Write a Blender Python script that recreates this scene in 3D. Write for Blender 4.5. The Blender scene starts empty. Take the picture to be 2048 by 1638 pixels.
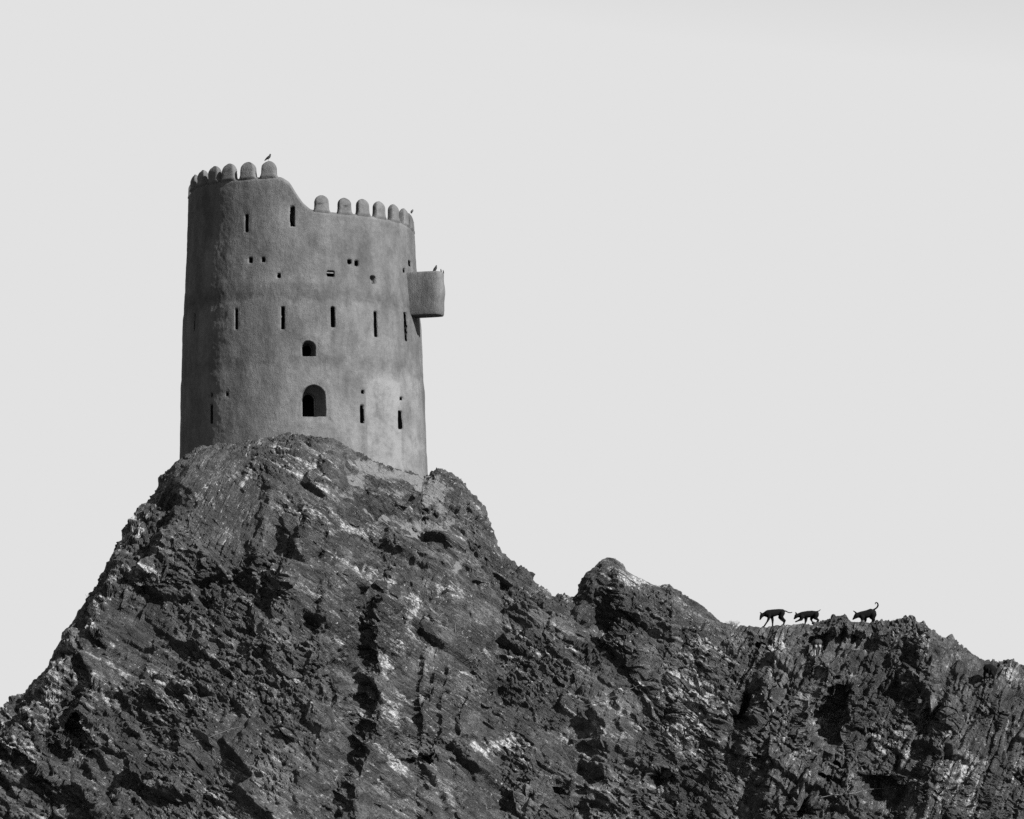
import bpy, bmesh, math, random
import numpy as np
from mathutils import Vector, Matrix
from mathutils.bvhtree import BVHTree

random.seed(7)
SC = bpy.context.scene
COL = SC.collection
R = math.radians

# ------------------------------------------------------------------ camera, world, sun, exposure
FPX, VSH, CZ = 6050.0, 796.5, 1.7            # focal length and upward lens shift in photo pixels (2048 wide), eye height
cam_d = bpy.data.cameras.new('camera'); cam = bpy.data.objects.new('camera', cam_d); COL.objects.link(cam)
cam_d.sensor_width = 36; cam_d.lens = 36 * FPX / 2048; cam_d.clip_start = 0.5; cam_d.clip_end = 8000
cam.location = (0, 0, CZ); cam.rotation_euler = (math.pi / 2, 0, 0)
cam_d.shift_y = VSH / 2048                     # upright walls stay upright, as with a shift lens
SC.camera = cam

SUN_AZ, SUN_EL = R(50), R(30)                 # sun stands to the right behind the camera
world = bpy.data.worlds.new('World'); SC.world = world; world.use_nodes = True
nt = world.node_tree
sky = nt.nodes.new('ShaderNodeTexSky'); sky.sky_type = 'NISHITA'; sky.sun_disc = False
sky.sun_elevation = SUN_EL; sky.sun_rotation = math.pi - SUN_AZ
# black-and-white film behind a red filter: only the red light of the sky counts, and its hazy low part burns out evenly
sep = nt.nodes.new('ShaderNodeSeparateColor'); nt.links.new(sky.outputs[0], sep.inputs[0])
clip = nt.nodes.new('ShaderNodeMath'); clip.operation = 'MINIMUM'; clip.inputs[1].default_value = 2.15
nt.links.new(sep.outputs[0], clip.inputs[0])
bg = nt.nodes['Background']; nt.links.new(clip.outputs[0], bg.inputs[0]); bg.inputs[1].default_value = 0.125

sun_d = bpy.data.lights.new('sun', 'SUN'); sun = bpy.data.objects.new('sun', sun_d); COL.objects.link(sun)
sun_d.energy = 5.0; sun_d.angle = R(0.53); sun_d.color = (1, 1, 1)      # monochrome photograph: neutral light
S = Vector((math.sin(SUN_AZ) * math.cos(SUN_EL), -math.cos(SUN_AZ) * math.cos(SUN_EL), math.sin(SUN_EL)))
sun.rotation_euler = S.to_track_quat('Z', 'Y').to_euler()

vs = SC.view_settings
vs.view_transform = 'Standard'; vs.look = 'None'; vs.gamma = 1; vs.exposure = 1.5; vs.use_curve_mapping = False
SC.cycles.use_denoising = False                # keep the stone's grain
SC.display_settings.display_device = 'sRGB'

# ------------------------------------------------------------------ helpers
def W(px, py, Y):
    """photo pixel + distance -> world point"""
    return Vector(((px - 1024) / FPX * Y, Y, CZ + (819 + VSH - py) / FPX * Y))

def ray(px, py):
    return Vector(((px - 1024) / FPX, 1, (819 + VSH - py) / FPX)).normalized()

def mesh_obj(name, verts, faces, mat, parent=None, smooth=True):
    me = bpy.data.meshes.new(name)
    me.from_pydata([tuple(v) for v in verts], [], faces); me.update()
    if smooth: me.polygons.foreach_set('use_smooth', [True] * len(me.polygons))
    me.materials.append(mat)
    o = bpy.data.objects.new(name, me); COL.objects.link(o)
    if parent: o.parent = parent
    return o

def np_mesh(name, V, F, mat, smooth):
    """V (n,3) float, F (m,4) int quads"""
    me = bpy.data.meshes.new(name)
    me.vertices.add(len(V)); me.vertices.foreach_set('co', np.ascontiguousarray(V, dtype=np.float32).ravel())
    me.loops.add(len(F) * 4); me.loops.foreach_set('vertex_index', np.ascontiguousarray(F, dtype=np.int32).ravel())
    me.polygons.add(len(F)); me.polygons.foreach_set('loop_start', np.arange(0, len(F) * 4, 4, dtype=np.int32))
    me.polygons.foreach_set('use_smooth', np.full(len(F), smooth, dtype=bool))
    me.update(calc_edges=True); me.materials.append(mat)
    return me

def tag(o, label, cat, group=None):
    o['label'] = label; o['category'] = cat
    if group: o['group'] = group

def sstep(a, b, x):
    t = np.clip((x - a) / (b - a), 0, 1)
    return t * t * (3 - 2 * t)

# -------- numpy noise
def hsh(ix, iy, iz, seed):
    n = (ix.astype(np.uint32) * np.uint32(374761393) + iy.astype(np.uint32) * np.uint32(668265263)
         + iz.astype(np.uint32) * np.uint32(2246822519) + np.uint32((seed * 3266489917) & 0xffffffff))
    n = (n ^ (n >> np.uint32(15))) * np.uint32(2246822519)
    n = (n ^ (n >> np.uint32(13))) * np.uint32(3266489917)
    return n ^ (n >> np.uint32(16))

def vnoise(P, scale, seed):
    Q = P / scale; C = np.floor(Q); f = Q - C; C = C.astype(np.int64)
    f = f * f * (3 - 2 * f)
    out = np.zeros(len(P))
    for a in (0, 1):
        for b in (0, 1):
            for c in (0, 1):
                h = hsh(C[:, 0] + a, C[:, 1] + b, C[:, 2] + c, seed) / 4294967295.0
                out += h * (f[:, 0] if a else 1 - f[:, 0]) * (f[:, 1] if b else 1 - f[:, 1]) * (f[:, 2] if c else 1 - f[:, 2])
    return out * 2 - 1

def fbm(P, scale, seed, oct=4, gain=0.5):
    o = np.zeros(len(P)); a = 1.0; s = 0
    for i in range(oct):
        o += a * vnoise(P + i * 17.3, scale / 2 ** i, seed + i * 7); s += a; a *= gain
    return o / s

def facets(P, size, M, seed):
    """broken-rock noise: every cell is a flat, tilted piece; returns height and distance to the nearest joint"""
    H = np.empty(len(P)); E = np.empty(len(P)); TN = np.empty(len(P))
    for i0 in range(0, len(P), 60000):
        Q = (P[i0:i0 + 60000] @ M.T / np.array(size)).astype(np.float32)
        C = np.floor(Q).astype(np.int64)
        f = Q - C
        n = len(Q)
        b1 = np.full(n, 9e9, np.float32); b2 = b1.copy(); bid = np.zeros(n, np.uint32)
        bx = np.zeros((n, 3), np.float32)
        for a in (-1, 0, 1):
            for b in (-1, 0, 1):
                for c in (-1, 0, 1):
                    h = hsh(C[:, 0] + a, C[:, 1] + b, C[:, 2] + c, seed)
                    dx = a + 0.05 + 0.9 * (h & np.uint32(1023)).astype(np.float32) / 1023 - f[:, 0]
                    dy = b + 0.05 + 0.9 * ((h >> np.uint32(10)) & np.uint32(1023)).astype(np.float32) / 1023 - f[:, 1]
                    dz = c + 0.05 + 0.9 * ((h >> np.uint32(20)) & np.uint32(1023)).astype(np.float32) / 1023 - f[:, 2]
                    d = dx * dx + dy * dy + dz * dz
                    m = d < b1
                    b2 = np.where(m, b1, np.minimum(b2, d))
                    b1 = np.where(m, d, b1); bid = np.where(m, h, bid)
                    bx[m] = np.stack([dx[m], dy[m], dz[m]], 1)
        g = bid * np.uint32(2654435761); g = (g ^ (g >> np.uint32(15))) * np.uint32(2246822519); g = g ^ (g >> np.uint32(13))
        off = (g & np.uint32(255)).astype(np.float32) / 127.5 - 1
        t = [((g >> np.uint32(s)) & np.uint32(255)).astype(np.float32) / 127.5 - 1 for s in (8, 16, 24)]
        H[i0:i0 + n] = 0.55 * off - 1.15 * (t[0] * bx[:, 0] + t[1] * bx[:, 1] + t[2] * bx[:, 2])
        E[i0:i0 + n] = np.sqrt(b2) - np.sqrt(b1)
        TN[i0:i0 + n] = ((bid * np.uint32(40503)) >> np.uint32(24)).astype(np.float32) / 255
    return H, E, TN

def rotm(ax, deg):
    return np.array(Matrix.Rotation(R(deg), 3, ax))

# -------- materials (greys: the photograph is black and white)
def new_mat(name):
    m = bpy.data.materials.new(name); m.use_nodes = True
    n = m.node_tree; b = n.nodes['Principled BSDF']
    b.inputs['Specular IOR Level'].default_value = 0.25
    return m, n, b

def N(n, t, **k):
    nd = n.nodes.new(t)
    for a, v in k.items():
        if a.startswith('i_'): nd.inputs[a[2:].replace('_', ' ')].default_value = v
        else: setattr(nd, a, v)
    return nd

def noise(n, vec, scale, detail=6, rough=0.6, dist=0.0):
    t = N(n, 'ShaderNodeTexNoise'); t.inputs['Scale'].default_value = scale; t.inputs['Detail'].default_value = detail
    t.inputs['Roughness'].default_value = rough; t.inputs['Distortion'].default_value = dist
    n.links.new(vec, t.inputs['Vector']); return t.outputs['Fac']

def ramp(n, fac, a, b, va=0.0, vb=1.0):
    t = N(n, 'ShaderNodeMapRange'); t.interpolation_type = 'SMOOTHSTEP'
    for i, v in zip((1, 2, 3, 4), (a, b, va, vb)): t.inputs[i].default_value = v
    n.links.new(fac, t.inputs[0]); return t.outputs[0]

def math_(n, op, a, b):
    t = N(n, 'ShaderNodeMath', operation=op)
    for i, v in enumerate((a, b)):
        if isinstance(v, (int, float)): t.inputs[i].default_value = v
        else: n.links.new(v, t.inputs[i])
    return t.outputs[0]

def mixf(n, f, a, b):
    t = N(n, 'ShaderNodeMix', data_type='FLOAT')
    for i, v in zip((0, 2, 3), (f, a, b)):
        if isinstance(v, (int, float)): t.inputs[i].default_value = v
        else: n.links.new(v, t.inputs[i])
    return t.outputs[0]

def bump(n, b, h, dist, strength=1.0, prev=None):
    t = N(n, 'ShaderNodeBump'); t.inputs['Distance'].default_value = dist; t.inputs['Strength'].default_value = strength
    n.links.new(h, t.inputs['Height'])
    if prev: n.links.new(prev, t.inputs['Normal'])
    n.links.new(t.outputs[0], b.inputs['Normal']); return t.outputs[0]

def rock_material(name, attrs=True):
    m, n, b = new_mat(name)
    tc = N(n, 'ShaderNodeTexCoord').outputs['Object']
    # bedding coordinates: thin across the layers
    def bedded(ang):
        rt = N(n, 'ShaderNodeVectorRotate', rotation_type='Y_AXIS'); rt.inputs['Angle'].default_value = R(ang); n.links.new(tc, rt.inputs['Vector'])
        mp = N(n, 'ShaderNodeMapping'); mp.inputs['Scale'].default_value = (0.42, 0.6, 2.4); n.links.new(rt.outputs[0], mp.inputs[0])
        return mp.outputs[0]
    bd = bedded(-36); bj = bedded(66)
    jt = N(n, 'ShaderNodeAttribute', attribute_name='joint').outputs['Fac'] if attrs else 0.0
    def bnoise(*a): return mixf(n, jt, noise(n, bd, *a), noise(n, bj, *a)) if attrs else noise(n, bd, *a)
    base = mixf(n, ramp(n, noise(n, tc, 0.45, 8, 0.65), 0.40, 0.62), 0.013, 0.033)
    base = math_(n, 'MULTIPLY', base, ramp(n, bnoise(2.2, 10, 0.72), 0.3, 0.72, 0.5, 1.6))
    base = math_(n, 'MULTIPLY', base, ramp(n, noise(n, tc, 16, 6, 0.7), 0.3, 0.7, 0.45, 1.7))
    if attrs:
        tn = N(n, 'ShaderNodeAttribute', attribute_name='tone').outputs['Fac']
        base = math_(n, 'MULTIPLY', base, ramp(n, tn, 0.15, 0.85, 0.4, 1.9))
    # pale mineral: flecks, patches and thin veins along the bedding
    pat = bnoise(1.5, 12, 0.76, 0.6)
    if attrs:
        at = N(n, 'ShaderNodeAttribute', attribute_name='pale').outputs['Fac']
        pat = math_(n, 'ADD', pat, math_(n, 'MULTIPLY', at, 0.15))
        pat = math_(n, 'ADD', pat, math_(n, 'MULTIPLY', math_(n, 'SUBTRACT', tn, 0.5), 0.22))
    pale = ramp(n, pat, 0.585, 0.66)
    vein = math_(n, 'ABSOLUTE', math_(n, 'SUBTRACT', bnoise(0.9, 7, 0.6, 1.2), 0.5), 0)
    vein = math_(n, 'MULTIPLY', ramp(n, vein, 0.0, 0.010, 1.0, 0.0), ramp(n, noise(n, tc, 0.7, 3), 0.5, 0.62))
    pale = math_(n, 'MAXIMUM', pale, math_(n, 'MULTIPLY', vein, 0.6))
    pale = math_(n, 'MULTIPLY', pale, ramp(n, noise(n, tc, 9, 6, 0.75), 0.40, 0.6, 0.08, 1.0))
    fleck = math_(n, 'MULTIPLY', ramp(n, noise(n, tc, 7, 5, 0.8), 0.59, 0.67), ramp(n, noise(n, tc, 1.1, 4), 0.42, 0.6, 0.1, 1.0))
    pale = math_(n, 'MAXIMUM', pale, fleck)
    colr = mixf(n, math_(n, 'MULTIPLY', pale, 0.92), base, 0.32)
    if attrs:
        sp = N(n, 'ShaderNodeAttribute', attribute_name='spill').outputs['Fac']
        sp = ramp(n, math_(n, 'ADD', sp, math_(n, 'MULTIPLY', math_(n, 'SUBTRACT', noise(n, tc, 2.6, 8, 0.7), 0.5), 1.1)), 0.36, 0.50)
        colr = mixf(n, sp, colr, ramp(n, noise(n, tc, 6, 5), 0.3, 0.7, 0.085, 0.115))
    n.links.new(colr, b.inputs['Base Color']); b.inputs['Roughness'].default_value = 0.6; b.inputs['Specular IOR Level'].default_value = 0.35
    hgt = math_(n, 'ADD', bnoise(5.0, 10, 0.75), math_(n, 'MULTIPLY', noise(n, tc, 22, 6, 0.7), 0.35))
    bump(n, b, hgt, 0.16, 1.0)
    return m

def plaster_material():
    m, n, b = new_mat('mud_plaster')
    tc = N(n, 'ShaderNodeTexCoord').outputs['Object']
    mp = N(n, 'ShaderNodeMapping'); mp.inputs['Scale'].default_value = (1, 1, 0.35); n.links.new(tc, mp.inputs[0])
    c = ramp(n, noise(n, tc, 0.5, 6, 0.6), 0.3, 0.7, 0.058, 0.084)
    c = math_(n, 'MULTIPLY', c, ramp(n, noise(n, mp.outputs[0], 1.6, 7, 0.62), 0.3, 0.7, 0.72, 1.22))
    c = math_(n, 'MULTIPLY', c, ramp(n, noise(n, tc, 7, 6, 0.7), 0.3, 0.7, 0.88, 1.12))
    c = math_(n, 'MULTIPLY', c, ramp(n, noise(n, tc, 45, 3, 0.7), 0.3, 0.7, 0.82, 1.18))
    at = N(n, 'ShaderNodeAttribute', attribute_name='repair').outputs['Fac']    # newer, paler render low on the right
    rp = math_(n, 'MULTIPLY', at, ramp(n, noise(n, tc, 2.0, 6, 0.65), 0.35, 0.6, 0.25, 1.0))
    c = mixf(n, math_(n, 'MULTIPLY', rp, 0.8), c, 0.140)
    dm = N(n, 'ShaderNodeAttribute', attribute_name='stain').outputs['Fac']      # old rain staining along the building lifts
    c = math_(n, 'MULTIPLY', c, math_(n, 'SUBTRACT', 1.0, math_(n, 'MULTIPLY', dm, ramp(n, noise(n, tc, 1.8, 6, 0.65), 0.3, 0.65, 0.05, 0.38))))
    n.links.new(c, b.inputs['Base Color']); b.inputs['Roughness'].default_value = 0.95
    b.inputs['Specular IOR Level'].default_value = 0.1
    hgt = math_(n, 'ADD', noise(n, mp.outputs[0], 6.5, 8, 0.75), math_(n, 'MULTIPLY', noise(n, tc, 28, 4, 0.7), 0.7))
    bump(n, b, hgt, 0.045, 0.8)
    return m

def plain_material(name, v, rough, var=0.35, scale=20, bmp=0.0):
    m, n, b = new_mat(name)
    tc = N(n, 'ShaderNodeTexCoord').outputs['Object']
    n.links.new(ramp(n, noise(n, tc, scale, 4), 0.3, 0.7, v * (1 - var), v * (1 + var)), b.inputs['Base Color'])
    b.inputs['Roughness'].default_value = rough
    if bmp: bump(n, b, noise(n, tc, scale * 2, 4), bmp)
    return m

M_ROCK = rock_material('dark_rock')
M_STONE = rock_material('dark_rock_block', False)
M_PLASTER = plaster_material()
M_GROUND = plain_material('gravel', 0.05, 0.95, 0.5, 0.8, 0.02)
M_TUNNEL_SHADE = plain_material('painted_tunnel_shade', 0.015, 0.95, 0.3, 4)  # shade inside the openings painted in: near-black liners even where sun enters
M_FUR = plain_material('black_fur', 0.005, 0.95, 0.4, 60, 0.004)
M_FUR.node_tree.nodes['Principled BSDF'].inputs['Specular IOR Level'].default_value = 0.02
M_TAN = plain_material('brown_fur', 0.016, 0.8, 0.3, 40, 0.004)
M_PALEFUR = plain_material('pale_fur', 0.16, 0.8, 0.25, 40, 0.004)
M_BIRD = plain_material('dark_feathers', 0.010, 0.8, 0.5, 60)
M_BIRDG = plain_material('grey_feathers', 0.03, 0.6, 0.4, 60)
M_TWIG = plain_material('dry_stem', 0.08, 0.9, 0.3, 15)
M_WOOD = plain_material('weathered_wood', 0.07, 0.85, 0.3, 12)

# ------------------------------------------------------------------ the hill: crest line, slope, ribs, gullies
TX, TY = W(605, 600, 110).x, 110.0            # tower axis
# distance of the crest from the camera along the photo's width
YR = [(-3000, 96), (-900, 99), (0, 102.2), (100, 103), (185, 104.1), (275, 105), (345, 105.6), (420, 105.5), (520, 105.2), (604, 104.9), (690, 105.2), (780, 105.9),
      (850, 106.6), (920, 106.8), (1000, 106.2), (1080, 105.6), (1150, 105.4), (1220, 105.9), (1340, 105.4), (1480, 104.6), (1560, 104.1), (1760, 103.8),
      (1850, 103.4), (2048, 102.8), (2400, 102), (5000, 97)]
CREST = [(-3000, 1690), (-900, 1660), (-300, 1585), (-120, 1500), (0, 1420), (40, 1388), (100, 1325), (128, 1275), (160, 1222), (185, 1190), (210, 1148), (236, 1098), (275, 1042),
         (300, 1000), (325, 968), (345, 945), (364, 918), (400, 897), (430, 886), (470, 883), (500, 881), (520, 875), (560, 872), (600, 874),
         (640, 877), (668, 880), (690, 893), (715, 908), (740, 922), (780, 935), (820, 951), (846, 960), (858, 948), (870, 940), (882, 939), (895, 945), (920, 966),
         (945, 988), (962, 1012), (975, 1042), (990, 1078), (1005, 1112), (1030, 1132), (1060, 1152), (1085, 1174), (1110, 1188), (1150, 1191),
         (1163, 1168), (1183, 1138), (1205, 1117), (1230, 1113), (1248, 1124), (1256, 1140), (1290, 1160), (1320, 1168), (1340, 1165), (1355, 1181),
         (1390, 1202), (1420, 1227), (1440, 1244), (1480, 1253), (1520, 1253), (1550, 1251), (1580, 1250), (1605, 1250), (1622, 1248), (1640, 1241),
         (1668, 1233), (1690, 1232), (1704, 1243), (1730, 1242), (1760, 1240), (1780, 1244), (1800, 1239), (1826, 1231), (1840, 1238), (1850, 1235),
         (1862, 1247), (1880, 1261), (1920, 1287), (1950, 1310), (1966, 1320), (2000, 1323), (2012, 1317), (2030, 1320), (2048, 1336), (2110, 1365),
         (2300, 1430), (2600, 1510), (3300, 1620), (5000, 1690)]
cpx = np.array([c[0] for c in CREST], float)
cY = np.interp(cpx, [a for a, _ in YR], [b for _, b in YR])
cw = [W(a, b, y) for (a, b), y in zip(CREST, cY)]
CX = np.array([w.x for w in cw]); CZZ = np.array([w.z for w in cw])
YX = np.array([W(a, 1000, b).x for a, b in YR]); YY = np.array([b for _, b in YR])
_g = np.arange(-80, 80, 0.1)
_y = np.interp(_g, YX, YY); _k = np.exp(-np.linspace(-2, 2, 15) ** 2); _k /= _k.sum()
_ys = np.convolve(np.pad(_y, 7, mode='edge'), _k, 'valid')
def yr(x): return np.interp(x, _g, _ys)
def zr(x): return np.interp(x, CX, CZZ)
def prof(h): return 0.60 * h + 0.75 * (1 - np.exp(-h / 0.55))

def on_slope(px, py):
    """photo pixel -> (x, z) on the undetailed front slope"""
    Y = 104.0
    for _ in range(12):
        p = W(px, py, Y)
        h = max(float(zr(p.x)) - p.z, 0)
        Y = 0.5 * Y + 0.5 * (float(yr(p.x)) - float(prof(h)))
    p = W(px, py, Y)
    return p.x, p.z

# ribs: photo polyline (top to bottom), width of the steep left side, width of the right side (m), how far it stands out (m)
RIBS = [
    ([(425, 870), (405, 910), (372, 990), (335, 1095), (290, 1150)], 0.20, 2.8, 0.85),
    ([(560, 940), (540, 1020), (525, 1110), (512, 1200), (505, 1300)], 0.25, 1.5, 0.5),
    ([(640, 1010), (600, 1080), (575, 1130), (560, 1180)], 0.22, 1.2, 0.45),
    ([(690, 1120), (665, 1180), (640, 1260), (625, 1340)], 0.25, 1.2, 0.45),
    ([(800, 1120), (775, 1190), (768, 1300), (752, 1400), (742, 1500), (690, 1600), (660, 1680)], 0.42, 2.1, 1.25),
    ([(870, 1180), (880, 1300), (875, 1420)], 0.3, 1.2, 0.3),
    ([(330, 1010), (290, 1060), (235, 1150), (205, 1200), (165, 1270), (125, 1335), (70, 1410), (10, 1480)], 0.28, 1.6, 0.75),
    ([(175, 1350), (165, 1420), (160, 1480)], 0.2, 0.8, 0.55),
    ([(-60, 1450), (60, 1520), (200, 1610), (300, 1690)], 0.5, 1.4, 0.45),
    ([(1258, 1110), (1240, 1180), (1262, 1240), (1300, 1330), (1330, 1420)], 0.45, 1.8, 0.55),
    ([(1420, 1250), (1400, 1350), (1430, 1450), (1460, 1560)], 0.6, 1.2, 0.2),
    ([(1560, 1285), (1530, 1330), (1512, 1400), (1495, 1470), (1520, 1560), (1525, 1680)], 0.30, 2.2, 1.1),
    ([(1650, 1320), (1640, 1380), (1610, 1440), (1600, 1520)], 0.25, 0.9, 0.35),
    ([(1690, 1345), (1700, 1420), (1690, 1480)], 0.22, 1.0, 0.35),
    ([(1850, 1240), (1830, 1300), (1822, 1370), (1835, 1430)], 0.25, 1.0, 0.55),
    ([(1925, 1300), (1905, 1380), (1895, 1450), (1850, 1520), (1820, 1600), (1790, 1690)], 0.35, 2.2, 0.85),
    ([(1010, 1260), (1040, 1380), (1080, 1500), (1100, 1640)], 0.7, 1.4, 0.25),
    ([(420, 1250), (400, 1350), (390, 1450), (400, 1600)], 0.5, 1.5, 0.2),
    ([(1990, 1420), (1975, 1520), (1960, 1640)], 0.25, 1.0, 0.4),
    ([(850, 1290), (842, 1380), (828, 1480)], 0.18, 0.6, 0.35), ([(905, 1310), (895, 1400), (880, 1500)], 0.18, 0.5, 0.3), ([(955, 1330), (945, 1420), (925, 1500)], 0.18, 0.5, 0.28), ([(1000, 1400), (985, 1520)], 0.2, 0.5, 0.25),
    ([(1880, 1560), (1850, 1640)], 0.2, 0.5, 0.3), ([(1930, 1530), (1890, 1640)], 0.2, 0.5, 0.3),
    ([(700, 1330), (690, 1400), (640, 1480)], 0.3, 1.0, 0.3), ([(300, 1330), (310, 1420)], 0.25, 0.9, 0.25), ([(1190, 1400), (1215, 1500), (1230, 1600)], 0.3, 0.9, 0.3),
]
# hollows: photo centre, half width, half height (px), depth (m), tilt (deg), edge hardness
CAVES = [
    (1482, 1432, 20, 46, 1.3, 28, 4), (1668, 1428, 18, 42, 1.1, 12, 3), (147, 1450, 14, 26, 0.9, 10, 4), (710, 1450, 26, 70, 0.5, 8, 2),
    (222, 1612, 16, 12, 0.8, 0, 4), (835, 1522, 24, 5, 0.5, -15, 4), (1325, 1552, 18, 13, 0.9, -15, 4), (1066, 1592, 13, 10, 0.7, 0, 4),
    (1112, 1590, 12, 12, 0.6, 0, 4), (1663, 1528, 12, 9, 0.6, 0, 4), (1655, 1560, 15, 13, 0.6, 0, 4), (1775, 1585, 42, 22, 0.8, 20, 3),
    (1740, 1462, 36, 7, 0.5, -4, 4), (1860, 1450, 30, 34, 0.9, 25, 3), (1700, 1283, 52, 20, 0.7, 4, 4), (1522, 1285, 12, 6, 0.6, 0, 4),
    (1600, 1625, 20, 18, 0.8, 25, 4), (1276, 1302, 8, 8, 0.5, 0, 4), (1085, 1258, 12, 6, 0.4, 0, 4), (1978, 1398, 40, 26, -0.45, 0, 3),
    (1634, 1286, 18, 20, 0.3, 0, 4), (1645, 1330, 28, 18, -0.5, 0, 4), (553, 1082, 12, 22, 0.5, 10, 3), (640, 1105, 10, 20, 0.5, 20, 3), (1150, 1628, 20, 16, 0.5, 0, 3),
    (810, 1195, 14, 60, 0.3, 5, 2), (118, 1500, 22, 10, 0.4, 10, 3), (1040, 1085, 18, 6, 0.2, -40, 3), (665, 1640, 30, 50, 0.8, 20, 3),
    (525, 1190, 12, 60, 0.5, 8, 2), (1200, 1265, 30, 65, 0.8, 10, 2), (730, 990, 8, 10, 0.4, 20, 4), (1510, 1560, 12, 70, 0.6, 5, 2),
]
PALE = [(690, 1060, 40, 14, .8), (625, 1025, 45, 22, .9), (830, 1230, 22, 40, .9), (790, 1330, 22, 30, .9), (800, 1420, 40, 40, .7), (1060, 1310, 50, 22, .8),
        (1000, 1490, 50, 14, .9), (1380, 1430, 60, 60, 1.0), (1400, 1320, 70, 45, .6), (1260, 1160, 50, 30, .7), (1890, 1560, 40, 50, .9), (105, 1390, 40, 60, .9),
        (185, 1230, 22, 35, .9), (300, 1150, 60, 18, .9), (260, 1080, 25, 40, .7), (1560, 1300, 26, 16, .9), (700, 1150, 50, 30, .6), (560, 900, 25, 30, .5),
        (1230, 1130, 20, 20, .8), (1790, 1480, 36, 20, .7), (1580, 1500, 40, 60, .5), (2020, 1340, 30, 20, .8), (330, 1380, 60, 30, .6), (1200, 1450, 60, 60, .5),
        (20, 1500, 50, 30, .6), (200, 1400, 60, 60, .4), (450, 1600, 60, 50, .5), (770, 1130, 40, 18, .6), (1745, 1260, 16, 20, .8), (1100, 1180, 40, 20, .5),
        (880, 1180, 40, 20, .6), (1830, 1270, 14, 22, .8), (640, 960, 50, 40, .6), (800, 1560, 40, 40, .5)]
SPILL = [(755, 940, 20, 16, 1.0), (800, 950, 30, 14, 1.0), (850, 968, 24, 16, 1.1), (875, 1020, 12, 26, .7), (830, 1068, 50, 10, 1.1), (735, 928, 14, 24, 1.0), (770, 945, 28, 14, 1.0), (720, 958, 16, 12, .9), (838, 962, 36, 12, 1.1), (862, 975, 16, 14, 1.0), (868, 1000, 18, 18, .8), (845, 1062, 40, 12, 1.1),
         (800, 1058, 36, 8, 1.0), (770, 1045, 20, 7, .9), (880, 1055, 14, 10, .8), (740, 1020, 8, 18, .7), (925, 1140, 14, 20, .7), (845, 1030, 20, 8, .6), (690, 925, 16, 16, .5), (700, 985, 20, 20, .45), (790, 985, 50, 22, .45)]

xs_out = np.concatenate([-np.geomspace(62, 21.3, 60)]);
xs = np.concatenate([xs_out, np.linspace(-21, 21, 1180), -xs_out[::-1]])
NR = 500
tt = np.linspace(0, 1, NR) ** 1.04
NB = 46
X, T = np.meshgrid(xs, tt, indexing='ij')
ZR = zr(X); YRR = yr(X)
Z = ZR - T * (ZR + 1.0)
Hh = ZR - Z
Y = YRR - prof(Hh)

def blob_field(X, Z, lst, hard=2):
    out = np.zeros_like(X)
    for (px, py, a, b, amp) in lst:
        x0, z0 = on_slope(px, py); k = 56.0
        out = np.maximum(out, amp * np.exp(-(((X - x0) * k / a) ** 2 + ((Z - z0) * k / b) ** 2) / 1.4))
    return out

WB = np.stack([X.ravel(), Y.ravel(), Z.ravel()], 1)
wig = (fbm(WB, 1.6, 3, 4) * 0.55).reshape(X.shape)
push = np.zeros_like(X)
wob1 = (fbm(WB, 0.55, 5, 3) * 0.16).reshape(X.shape); wob2 = (fbm(WB, 0.5, 6, 3) * 0.16).reshape(X.shape)
for pts, wl, wr, amp in RIBS:
    q = [on_slope(*p) for p in pts]
    qz = np.array([b for a, b in q][::-1]); qx = np.array([a for a, b in q][::-1])
    s = X + wig - np.interp(Z, qz, qx)
    prf = np.where(s < 0, np.exp(-(s / wl) ** 2), np.exp(-(s / wr) ** 2))
    L = qz[-1] - qz[0]
    end = sstep(qz[0] - 0.6, qz[0] + 0.4, Z) * (1 - sstep(qz[-1] - 0.25 * L, qz[-1] + 0.3, Z) * 0.85)
    push += 0.8 * amp * prf * end
for (px, py, a, b, dep, tilt, pw) in CAVES:
    x0, z0 = on_slope(px, py); k = 56.0
    u = (X + wig * 0.3 + wob1 - x0) * k; v = (Z + wig * 0.25 + wob2 - z0) * k
    c, sn = math.cos(R(tilt)), math.sin(R(tilt))
    r = np.sqrt(((u * c - v * sn) / a) ** 2 + ((u * sn + v * c) / b) ** 2)
    push -= dep * np.exp(-r ** pw)
crest_fade = sstep(0.0, 0.5, Hh)
Y = Y - push * (0.15 + 0.85 * crest_fade)
wx = (fbm(WB, 0.8, 15, 4) * 0.55).reshape(X.shape); wz = (fbm(WB, 0.8, 16, 4) * 0.45).reshape(X.shape)
spill = blob_field(X + wx, Z + wz, SPILL); pale = blob_field(X + wx, Z + wz, PALE)

# ground behind the crest: a narrow walkway, then down; a plateau carries the tower
sb = np.concatenate([np.linspace(0.06, 1.4, 14), np.geomspace(1.6, 60, NB - 14)])
XB, SB = np.meshgrid(xs, sb, indexing='ij')
plat = np.exp(-((XB - TX) / 5.2) ** 6)
flat_w = 0.7 + plat * (TY + 5.5 - yr(XB))
ZB = zr(XB) - 0.10 * np.minimum(SB, flat_w) - 0.9 * np.maximum(SB - flat_w, 0)
ZB = np.maximum(ZB, -1.0)
YB = yr(XB) + SB
XF = np.concatenate([XB[:, ::-1], X], 1); YF = np.concatenate([YB[:, ::-1], Y], 1); ZF = np.concatenate([ZB[:, ::-1], Z], 1)
z0_ = np.zeros_like(XB)
spill = np.concatenate([z0_, spill], 1); pale = np.concatenate([z0_, pale], 1)
NX, NC = XF.shape
P = np.stack([XF, YF, ZF], -1)
du = np.gradient(P, axis=0); dv = np.gradient(P, axis=1)
nrm = np.cross(dv, du); nrm /= np.linalg.norm(nrm, axis=-1, keepdims=True) + 1e-9
if nrm[NX // 2, NC // 2 + 60, 1] > 0: nrm = -nrm
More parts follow.
